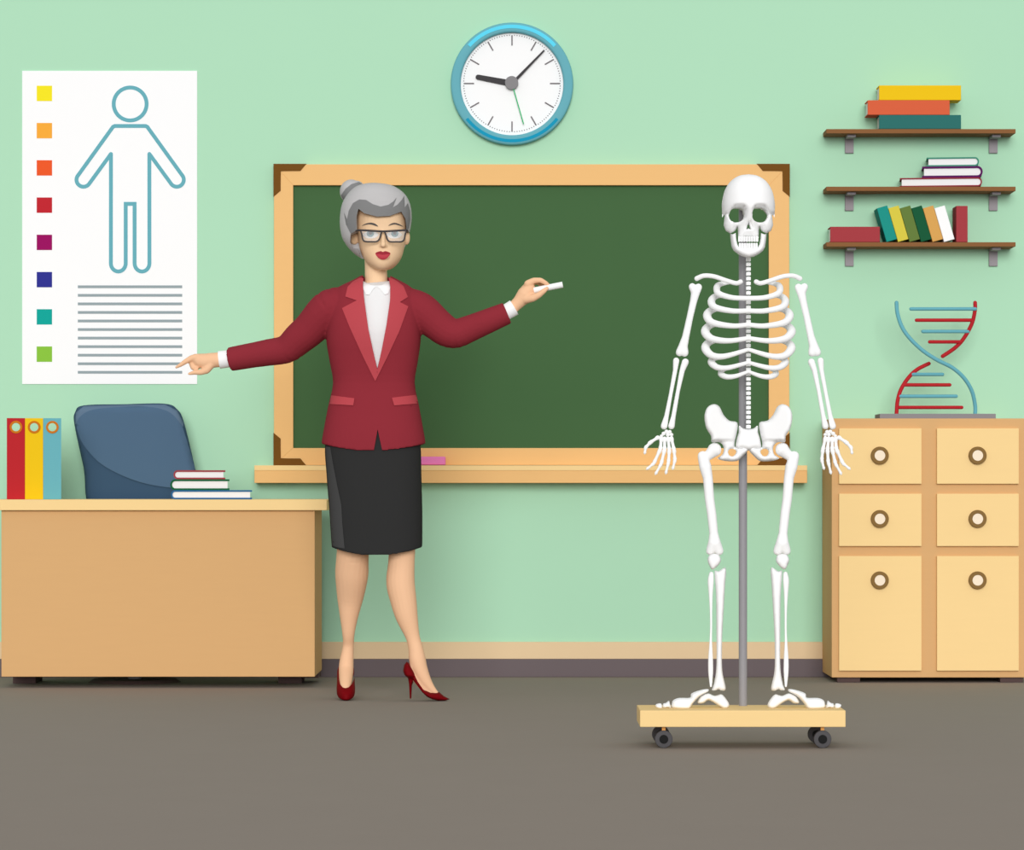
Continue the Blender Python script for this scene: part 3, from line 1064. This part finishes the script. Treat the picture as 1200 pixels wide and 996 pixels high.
obj('sacrum', inflate(cspline(sac, 4), YM, .026, 6, 2), M_BONE, sk, True)

# ================================================================== the woman
YW = -1.35
woman = thing('person', 'grey haired woman in burgundy blazer and black skirt pointing at the poster', 'person', P(445, 819, YW))

# ---- body: head, neck, arms, hands and legs in one surface
bm = bmesh.new()
YHd = YW - .005
head = [(317.2, 445, 453, .055, -.03), (315.5, 439, 458.5, .072, -.01), (311, 432.5, 464.5, .084, .01), (304, 427, 469.5, .089, .035), (296, 423, 472.5, .090, .06), (286, 420.5, 474.5, .088, .08),
        (272, 418.8, 475.6, .086, .092), (257, 418, 475.6, .090, .098), (242, 418.5, 474, .086, .095), (230, 424, 467, .07, .08), (223, 433, 457, .04, .05)]
loft(bm, ring_spline(head, 3), YHd, 40, 2.15)
for x, rx in ((415, 6.0), (476.8, 3.8)):           # ears
    ball(bm, x, 278.5, YHd + .012, rx, 8.4, .014)
chain(bm, [(448.6, 271, YHd - .082, 2.2), (448.8, 280, YHd - .092, 2.6), (449, 287, YHd - .099, 3.2)])   # nose
chain(bm, [(445.8, 288, YHd - .089, 2.2), (452, 288, YHd - .089, 2.2)])
ball(bm, 449, 300, YHd - .085, 8, 5, .010)           # mouth
chain(bm, [(441, 300, YHd + .03, 14), (440.5, 316, YW + .02, 13), (441, 336, YW + .02, 13.5), (441, 352, YW + .02, 20)])   # neck
loft(bm, ring_spline([(348, 405, 472, .04, .06), (365, 398, 482, .06, .07), (400, 397, 481, .07, .06), (450, 402, 476, .06, .05), (500, 396, 482, .07, .08), (560, 396, 482, .07, .08), (600, 400, 480, .05, .05)], 3), YW)
# arm towards the poster
YA = YW + .10
chain(bm, [(405, 360, YW, 14), (380, 368, YW + .01, 14), (338, 408, YW + .05, 11.5), (300, 415, YW + .08, 10), (262, 421, YA, 8.8), (252, 422, YA, 8.8)])
# pointing hand
chain(bm, [(256, 421.5, YA, 8.6), (248, 422.3, YA, 9.0), (241, 423.5, YA, 9.4), (234, 422.5, YA, 8.4), (229, 420.5, YA, 6.2)])
chain(bm, [(246, 424, YA + .012, 8.4), (236, 424, YA + .014, 8)])
chain(bm, [(232, 418.6, YA - .008, 4.4), (225, 419.4, YA - .010, 3.7), (218, 423.3, YA - .011, 3.1), (211.5, 427.6, YA - .011, 2.4), (206.6, 430.4, YA - .011, 1.6)])          # index
chain(bm, [(231, 421, YA + .004, 4.4), (224.8, 426, YA + .000, 3.6), (226.2, 430.8, YA - .004, 3.1), (231, 430.6, YA - .006, 2.7)])       # middle, curled
chain(bm, [(232, 422, YA + .020, 4.4), (225.8, 426.6, YA + .018, 3.5), (227.2, 431.2, YA + .014, 3.0), (231.6, 430.6, YA + .010, 2.6)])   # ring, curled
chain(bm, [(234, 423, YA + .034, 3.9), (228.0, 427, YA + .033, 3.1), (229.0, 431, YA + .029, 2.7), (232.6, 430.6, YA + .025, 2.3)])       # little, curled
chain(bm, [(247, 427, YA - .010, 5.2), (242, 433.6, YA - .014, 4.6), (235, 436.3, YA - .016, 3.4), (228, 436.4, YA - .016, 2.7), (221.8, 438, YA - .016, 1.8)])   # thumb
# arm with chalk
YR = YW - .02
chain(bm, [(476, 358, YW, 14), (497, 366, YW, 14), (535, 391, YW - .01, 11.5), (565, 380, YR, 10), (596, 364, YR, 7.4), (604, 358.4, YR, 6.8)])
chain(bm, [(602, 359.6, YR, 6.8), (609, 353, YR, 7.8), (615, 345.5, YR, 9.4), (620, 339.5, YR, 8), (620.5, 334.5, YR, 6.2)])
chain(bm, [(613, 349, YR, 8.6), (622, 346, YR, 7.2)])
chain(bm, [(614, 345, YR + .012, 8.6), (619, 336, YR + .014, 6)])
chain(bm, [(618.5, 332.6, YR - .010, 4.5), (625.5, 328.6, YR - .012, 3.5), (633.5, 328.3, YR - .013, 3.0), (639.6, 331.6, YR - .013, 2.6), (643.2, 335.0, YR - .010, 2.2)])  # index
chain(bm, [(618.5, 333, YR + .006, 4.5), (625.5, 329.0, YR + .006, 3.5), (633.0, 328.8, YR + .008, 3.0), (639.4, 332.0, YR + .009, 2.6), (642.8, 336.2, YR + .009, 2.2)])    # middle
chain(bm, [(618.3, 334, YR + .021, 4.3), (625.0, 330.0, YR + .023, 3.4), (632.0, 329.8, YR + .026, 2.9), (637.8, 333.0, YR + .028, 2.5), (640, 336.6, YR + .028, 2.1)])     # ring
chain(bm, [(618, 336, YR + .034, 3.8), (623.6, 331.6, YR + .038, 3.0), (629.6, 331.2, YR + .041, 2.5), (634.4, 334, YR + .042, 2.2), (636.4, 337.2, YR + .042, 1.9)])       # little
chain(bm, [(616, 350.5, YR - .012, 5.4), (624, 349.4, YR - .022, 4.6), (631.5, 345.8, YR - .027, 3.7), (637.2, 341.2, YR - .028, 3.0), (641, 337.9, YR - .026, 2.3)])       # thumb
# legs
YL = YW + .13
chain(bm, spline([(417, 590, YW, 20), (414, 640, YW + .02, 19), (412.7, 660, YW + .04, 19.3), (412.2, 675, YW + .06, 19.4), (410.5, 700, YW + .09, 15.6), (409, 722, YW + .10, 11), (408.4, 742, YL - .02, 7.4), (408.2, 757, YL, 6.6), (406, 776, YL, 8.4), (405.6, 786, YL - .01, 8.6), (405.2, 797, YL - .05, 7.8), (404.8, 806, YL - .085, 6.8), (404.6, 811, YL - .105, 5)], 4))
chain(bm, [(404.5, 786, YL + .005, 7), (404.5, 792, YL + .025, 6)])
YLR = YW
chain(bm, spline([(470, 590, YW, 20), (471, 640, YW, 16), (470.4, 660, YW, 15.6), (469.3, 682, YW, 16.8), (472.5, 702, YW, 15.6), (476.6, 722, YW, 13.2), (483.6, 746, YW, 8.4), (487.2, 760, YW, 8.7), (489, 772, YW, 9.8), (491.6, 783, YW, 9.4), (497.4, 796, YW, 7.6), (504.5, 806, YW, 5.2), (511, 812.5, YW, 3.2)], 4))
chain(bm, spline([(484, 788, YW, 6), (490, 796.5, YW, 6), (497, 805.5, YW, 5), (505, 812.5, YW, 3.6)], 3))
chain(bm, [(487, 780, YW, 8), (481, 786, YW, 5)])
body = fuse(bm, .0026, 5)
body_bvh = bvh_of(body)
zh = P(0, 345, YW).z
idx = [0 if body.polygons[i].center.z > zh and abs(body.polygons[i].center.x - P(445, 0, YW).x) < .12 else 1 for i in range(len(body.polygons))]

bod = obj('body', body, [M_FACE, M_SKIN], woman, True)
bod.data.polygons.foreach_set('material_index', idx)


def patch(name, poly, bvh, m, thick=.0015, step=1.2, label=None, parent=woman, yg=YW - .1):
    o = obj(name, drape(poly, bvh, thick, step, yg, .002), m, parent, True, 40)
    if label:
        o['label'] = label
    return o


def ell(x, y, rx, ry, n=24):
    return [(x + rx * math.cos(2 * PI * k / n), y + ry * math.sin(2 * PI * k / n)) for k in range(n)]


for xe, s in ((434.4, 1), (462.2, -1)):
    e = patch('eye', cspline([(xe - 9, 275), (xe - 5, 271.4), (xe, 270.4), (xe + 5, 271.4), (xe + 9, 275), (xe + 5, 278.6), (xe, 279.4), (xe - 5, 278.6)], 4), body_bvh, M_EYE, .0012)
    patch('iris', ell(xe - .4 * s, 273.8, 4.3, 3.9), body_bvh, M_IRIS, .0018, 1.0, parent=e)
    patch('pupil', ell(xe - .4 * s, 273.0, 2.0, 2.0), body_bvh, M_PUPIL, .0023, .8, parent=e)
for pl in ([(424.2, 264.6), (429, 261.8), (435, 260.9), (440, 262.3), (443.2, 265.4), (439, 264.3), (434, 262.9), (429, 263.2)],
           [(455, 264.6), (458.6, 261.9), (463, 261.0), (468, 262.6), (472.4, 265.4), (467, 263.9), (463, 262.9), (459, 263.5)]):
    patch('eyebrow', cspline(pl, 3), body_bvh, M_BROW, .002, 1.0)
lips = patch('lips', cspline([(439.8, 296.8), (443.5, 294.8), (446.6, 294.3), (448.8, 295.2), (451, 294.3), (454, 294.8), (457.6, 296.8), (455, 301.2), (452, 303.6), (448.8, 304.4), (445.4, 303.6), (442.4, 301.2)], 3), body_bvh, M_LIP, .002)
patch('upper_lip', cspline([(439.8, 296.8), (443.5, 294.8), (446.6, 294.3), (448.8, 295.2), (451, 294.3), (454, 294.8), (457.6, 296.8), (453, 297.9), (448.8, 298.5), (444.5, 297.9)], 3), body_bvh, M_LIP_DARK, .0026, parent=lips)

# ---- glasses: worn, carried by the face
YG = YHd - .110
gl = obj('glasses', ptube([(417.2, 270.4, YG + .012, 1.0), (424, 269.8, YG + .002, 1.25), (446, 271, YG, 1.25), (452, 271, YG, 1.25), (475, 269.8, YG + .002, 1.25), (477.2, 270.4, YG + .010, 1.0)], per=4), M_GLASSES, woman, True)
for rim, tx in (([(423.6, 270.2), (434, 270.5), (446, 271), (446.4, 274), (444.6, 280), (441.5, 283), (435, 283.3), (428.5, 283.1), (425.4, 281), (424.2, 275)], 417.2),
                ([(451.6, 271), (463, 270.5), (475, 270.2), (474.7, 275), (473.6, 280.6), (470.5, 283.2), (464, 283.4), (457, 283.2), (454, 280.6), (452.3, 275)], 477.2)):
    rr = cspline(rim, 3)
    obj('rim', tube([P(x, y, YG) for x, y in rr], S(.95, YG), n=8, closed=True), M_GLASSES, gl, True)
    obj('lens', slab(rr, YG - .0005, .001), M_LENS, gl)
    obj('temple', ptube([(tx, 270.4, YG + .010, 1.0), (tx + (.6 if tx < 440 else -.4), 271, YG + .06, .9), (tx + (-2.5 if tx < 440 else .5), 272.5, YG + .125, .9)], per=3, n=8), M_GLASSES, gl, True)

# ---- hair
bm = bmesh.new()
hr = [(214.8, 431, 444, .02, .03), (216.5, 423, 456, .05, .055), (220, 415, 465, .072, .075), (228, 407, 475, .09, .098), (240, 400.5, 481, .101, .112), (255, 398.2, 482.6, .105, .118), (268, 398.6, 481, .103, .118), (280, 401.5, 478, .095, .112), (290, 408, 474, .08, .1), (298, 416, 467, .06, .085), (303, 424, 458, .04, .06)]
loft(bm, ring_spline(hr, 3), YHd, 44, 2.1)
win = [(418, 270), (410.5, 274), (409.6, 283), (413, 289.4), (418.6, 290.4), (420.6, 296), (423, 304), (427, 326), (492, 326), (492, 271), (478.6, 270), (477.0, 268), (475.6, 255), (470.8, 246.0), (456.7, 250.8), (441.7, 251.6), (426.7, 247.8), (420.0, 243.2), (417.6, 252)]
hair_full = fuse(bm.copy(), .004, 2)
hair_bvh = bvh_of(hair_full)
bpy.data.meshes.remove(hair_full)
hair_me = fuse(bm, .004, 2, [slab(win, YHd - .3, .3 + .012, yref=YHd - .09)])
hair = obj('hair', hair_me, M_HAIR, woman, True, 40)
fr = [(411, 274), (405.5, 263), (403, 249), (406.6, 257), (408.6, 247), (413.5, 238), (421, 233.6), (429, 234.2), (437, 239.2), (446, 242), (455, 240), (461, 236), (464.8, 231.6), (460.4, 243), (466, 239.6), (471, 234), (473.8, 229.4), (474.4, 243), (478, 238), (480.6, 247), (480.8, 258), (479, 268), (476.6, 269), (475, 256), (470.2, 248), (456.7, 253), (441.7, 253.8), (426.7, 249.8), (420, 244.6), (417.8, 253), (417.6, 270)]
patch('fringe', fr, hair_bvh, M_HAIR_DARK, .003, 2.0, 'dark grey swept fringe', hair)
bm = bmesh.new()
ball(bm, 411.6, 224.6, YHd + .05, 13.6, 14.4, .045)
ball(bm, 417.5, 220, YHd + .05, 9.5, 8.4, .04)
bun_me = fuse(bm, .003, 4)
bun_bvh = bvh_of(bun_me)
bun = obj('hair_bun', bun_me, M_HAIR, hair, True)
patch('fringe', [(399.4, 229), (405, 221), (412, 215.6), (420, 213.2), (427, 215), (418, 219.6), (409, 227), (403, 236)], bun_bvh, M_HAIR_DARK, .002, 1.8, 'dark grey strand on the bun', hair, YHd)

# ---- shirt
bm = bmesh.new()
sh = [(329, 425, 457, .046, .055, 6), (336, 414, 470, .058, .07), (350, 396, 484, .07, .08), (368, 392, 486, .088, .085), (390, 390, 486, .099, .085), (420, 393, 484, .088, .072), (449, 397, 480, .078, .066), (470, 395, 482, .08, .07)]
loft(bm, ring_spline(sh, 3), YW, 48)
shirt_me = fuse(bm, .004, 4)
shirt_bvh = bvh_of(shirt_me)
shirt = obj('shirt', shirt_me, M_SHIRT, woman, True)
for pl in ([(426.6, 327.5), (430, 331), (435, 334.4), (440.2, 336), (437, 339), (432.6, 345.6), (428.6, 345), (425.4, 338)],
           [(455, 327.5), (452, 331), (447.6, 334.4), (442.4, 336), (446, 339), (451, 345.2), (455, 344), (457, 338)]):
    patch('collar', pl, shirt_bvh, M_COLLAR, .005, 1.5, 'white pointed collar', shirt)
for c in ([(274, 419.8, YA, 10.2), (266, 420.6, YA, 10.2), (256.8, 421.7, YA, 10.4)], [(588, 368.5, YR, 9.4), (596, 364.2, YR, 9.4), (602.6, 360.2, YR, 9.6)]):
    obj('cuff', tube([P(x, y, d) for x, y, d, r in c], [S(r, d) for x, y, d, r in c], n=28, cap=False), M_COLLAR, shirt, True, 40)

# ---- jacket
bm = bmesh.new()
jk = [(323, 423, 457, .045, .062), (329, 412, 469, .054, .075), (336, 397.5, 481, .068, .086), (344, 390, 487, .08, .092), (358, 386, 491, .097, .097), (378, 383, 493, .112, .098), (400, 382.5, 493, .114, .092), (425, 386.5, 489.5, .102, .082), (449, 390.3, 486, .094, .078), (475, 384.8, 491, .102, .092), (500, 380, 495.5, .112, .104), (514, 377.5, 498, .116, .108), (520, 376.8, 498.6, .117, .109, 9)]
loft(bm, ring_spline(jk, 3), YW, 56)
chain(bm, spline([(405, 356, YW, 20), (386, 362, YW, 23), (365, 384, YW + .02, 20.5), (350, 397, YW + .035, 19), (336, 409, YW + .05, 16.8), (316, 412.8, YW + .068, 15.8), (295, 416.4, YW + .083, 14.8)], 3))
chain(bm, spline([(474, 356, YW, 20), (492, 364, YW, 22), (511, 379, YW - .003, 19.5), (523, 388, YW - .006, 18.4), (534, 391, YW - .01, 17.2), (548, 386, YW - .012, 16), (566, 378.6, YR, 14.8)], 3))
for c in ([(295, 416.4, YW + .083, 14.8), (269.6, 421, YA - .002, 14.1)], [(566, 378.6, YR, 14.8), (594.2, 366.8, YR, 13.1)]):
    tube([P(x, y, d) for x, y, d, r in c], [S(r, d) for x, y, d, r in c], bm, 24, cap=False)
vcut = [(426.2, 318), (425.6, 334), (427.4, 352), (432, 385), (437.5, 410), (442.2, 432), (446.8, 410), (452.6, 380), (456.6, 352), (457, 336), (455, 318)]
slit = [(442.6, 503), (450.6, 540), (436, 540)]
jk_full = fuse(bm.copy(), .004, 4)
jk_bvh = bvh_of(jk_full)
bpy.data.meshes.remove(jk_full)
neck = [(426.5, 312), (424.5, 326), (425, 345), (457, 345), (457.6, 326), (455.4, 312)]
vcut = [(441.8 + (x - 441.8) * 1.18, y) for x, y in vcut]
jk_me = fuse(bm, .004, 4, [slab(vcut, YW - .3, .27, yref=YW - .09), slab(slit, YW - .3, .23, yref=YW - .11), slab(neck, YW - .3, .345, yref=YW - .03)])
jacket = obj('jacket', jk_me, M_JACKET, woman, True, 50)
lap1 = [(421.6, 325.2), (413, 330), (407.4, 336), (404.7, 347.5), (418, 352), (400.7, 361), (410, 384), (425, 417), (439.6, 446.5), (443, 436), (441.8, 431), (437, 410), (431.6, 385), (427, 352), (425.2, 334), (425.8, 326)]
lap2 = [(457.6, 325.2), (465.6, 329.4), (472.7, 335), (478, 348), (468.7, 354), (478.5, 359), (468, 388), (454, 418), (439.8, 446.5), (442, 434), (442.6, 431), (447.2, 410), (453, 380), (457, 352), (457.4, 336), (455.6, 326)]
patch('lapel', lap1, jk_bvh, M_LAPEL, .005, 2.0, 'lighter red lapel', jacket)
patch('lapel', lap2, jk_bvh, M_LAPEL, .005, 2.0, 'lighter red lapel', jacket)
for pl in ([(388, 463.2), (415.3, 466.7), (414, 475), (386.4, 473.4)], [(459.3, 466), (487.4, 462.7), (490.6, 472.8), (462, 475)]):
    patch('pocket_flap', pl, jk_bvh, M_LAPEL, .005, 2.0, 'lighter red pocket flap', jacket)

# ---- skirt
bm = bmesh.new()
skt = [(490, 392, 484, .09, .09), (505, 386, 489, .1, .098), (523, 380.8, 493, .108, .104), (560, 383, 494, .11, .106), (600, 386, 495, .108, .104), (630, 388, 495, .104, .1), (641, 388.8, 494.8, .102, .098, 9.5)]
loft(bm, ring_spline(skt, 4), YW, 56)
skt_me = fuse(bm, .004, 2)
skt_bvh = bvh_of(skt_me)
skirt = obj('skirt', skt_me, M_SKIRT, woman, True, 50)
patch('side_panel', [(381.6, 523), (387, 524), (390.5, 545), (395.4, 570), (400, 592), (401, 612), (403.8, 642.6), (396, 641.4), (389.6, 639.4), (388.2, 622), (387, 600), (384, 560)], skt_bvh, M_SKIRT_HIGHLIGHT, .0025, 2.5, 'lighter grey painted highlight down the side', skirt)  # strip stands in for a highlight on the same skirt cloth

# ---- shoes
prof = [(476.5, 775.3), (473.6, 779), (472.3, 786), (474, 791), (478, 794.6), (479.2, 801), (480.2, 818.6), (482, 818.6), (482.8, 803), (484.6, 798), (490, 805), (495, 811.5), (500.5, 816.6), (507, 819.7), (514, 821), (522, 820.9), (527.2, 819.3), (520, 815.4), (514.6, 810.9), (512, 811.6), (505, 811.2), (496.5, 807.6), (490, 798), (485, 786), (480, 777.2)]


def shoe_h(x, y):
    if x < 485 and y > 796:
        return .28
    if x < 485 and y > 791:
        return .28 + .72 * (796 - y) / 5
    return 1.0 if x < 505 else 1.0 - .65 * min(1, (x - 505) / 22)


obj('shoe', inflate(prof, YW - .002, .042, 4.0, 1.4, hfun=shoe_h), M_SHOE, woman, True)['label'] = 'burgundy high heeled shoe seen from the side'
# the shoe facing the viewer, lofted from heel to toe
bm = bmesh.new()
rows = []
N = 24
zg = 0.0
secs = [  # y offset, half width px, sole z, top z, opening depth
    (.055, 4.5, .070, .112), (.048, 8.5, .066, .118), (.030, 10.2, .060, .112), (.0, 10.4, .048, .096), (-.035, 10.6, .026, .080), (-.07, 10.9, .006, .068), (-.095, 10.6, .001, .054), (-.118, 8.6, .001, .042), (-.135, 5.2, .002, .030), (-.142, 2.0, .006, .020)]
for dy, hw, z0, z1 in spline(secs, 3):
    y = YL + dy
    cxw = P(405.3, 0, y).x
    w = S(hw, y)
    row = []
    for k in range(N):
        t = 2 * PI * k / N
        c, s = math.cos(t), math.sin(t)
        zz = (z0 + z1) / 2 + (z1 - z0) / 2 * math.copysign(abs(s) ** .8, s)
        row.append(bm.verts.new((cxw + w * math.copysign(abs(c) ** .8, c), y, zz)))
    rows.append(row)
for A, B in zip(rows, rows[1:]):
    for k in range(N):
        bm.faces.new((A[k], A[(k + 1) % N], B[(k + 1) % N], B[k]))
bm.faces.new(rows[0]); bm.faces.new(list(reversed(rows[-1])))
tube([(P(405.3, 0, YL).x, YL + .035, .075), (P(405.3, 0, YL).x, YL + .038, .0035)], [.014, .0045], bm, 12, cap=False)
ucut = [(396.4, 770), (396.0, 790), (396.6, 796), (398.6, 801.6), (402, 804.8), (405.4, 805.6), (409, 804.8), (412.4, 801.6), (414.4, 796), (414.8, 790), (414.4, 770)]
cut = slab(ucut, YL - .3, .3 + .036, yref=YL - .08)
obj('shoe', fuse(bm, .0022, 2, [cut]), M_SHOE, woman, True, 50)['label'] = 'burgundy high heeled shoe seen from the toe'

# ---- the chalk she holds
c0, c1 = P(625.6, 340.3, YR - .008), P(659.4, 333.6, YR - .013)
tag(obj('chalk_stick', tube([c0, c1], [S(3.6, YR), S(3.6, YR)], n=24, cap=False), mat('chalk_white', 'ffffff'), None, True, 40),
    'white stick of chalk held in the woman\'s raised hand', 'chalk')

# ================================================================== light
w = bpy.data.worlds.new('daylight')
SC.world = w
w.use_nodes = True
bg = w.node_tree.nodes['Background']
nt = w.node_tree
tc = nt.nodes.new('ShaderNodeTexCoord')
sp = nt.nodes.new('ShaderNodeSeparateXYZ')
mr = nt.nodes.new('ShaderNodeMapRange')        # sky above the horizon, dull ground below it
mr.inputs['From Min'].default_value = -.06
mr.inputs['From Max'].default_value = .02
mr.inputs['To Min'].default_value = .28
mr.inputs['To Max'].default_value = 1.0
nt.links.new(tc.outputs['Generated'], sp.inputs['Vector'])
nt.links.new(sp.outputs['Z'], mr.inputs['Value'])
nt.links.new(mr.outputs['Result'], bg.inputs['Color'])
bg.inputs['Strength'].default_value = 0.60
sun_d = bpy.data.lights.new('front_fill_sun', 'SUN')  # wide frontal sun added for flat fill; no window there
sun_d.energy = 2.25
sun_d.angle = math.radians(26)
sun = bpy.data.objects.new('front_fill_sun', sun_d)
COL.objects.link(sun)
sun.location = (0, -6, 5)
sun.rotation_euler = Vector((0.0, math.cos(math.radians(12)), -math.sin(math.radians(12)))).to_track_quat('-Z', 'Y').to_euler()

SC.view_settings.view_transform = 'Standard'
SC.view_settings.look = 'None'
SC.view_settings.gamma = 1
SC.view_settings.use_curve_mapping = False
SC.view_settings.exposure = 0.0
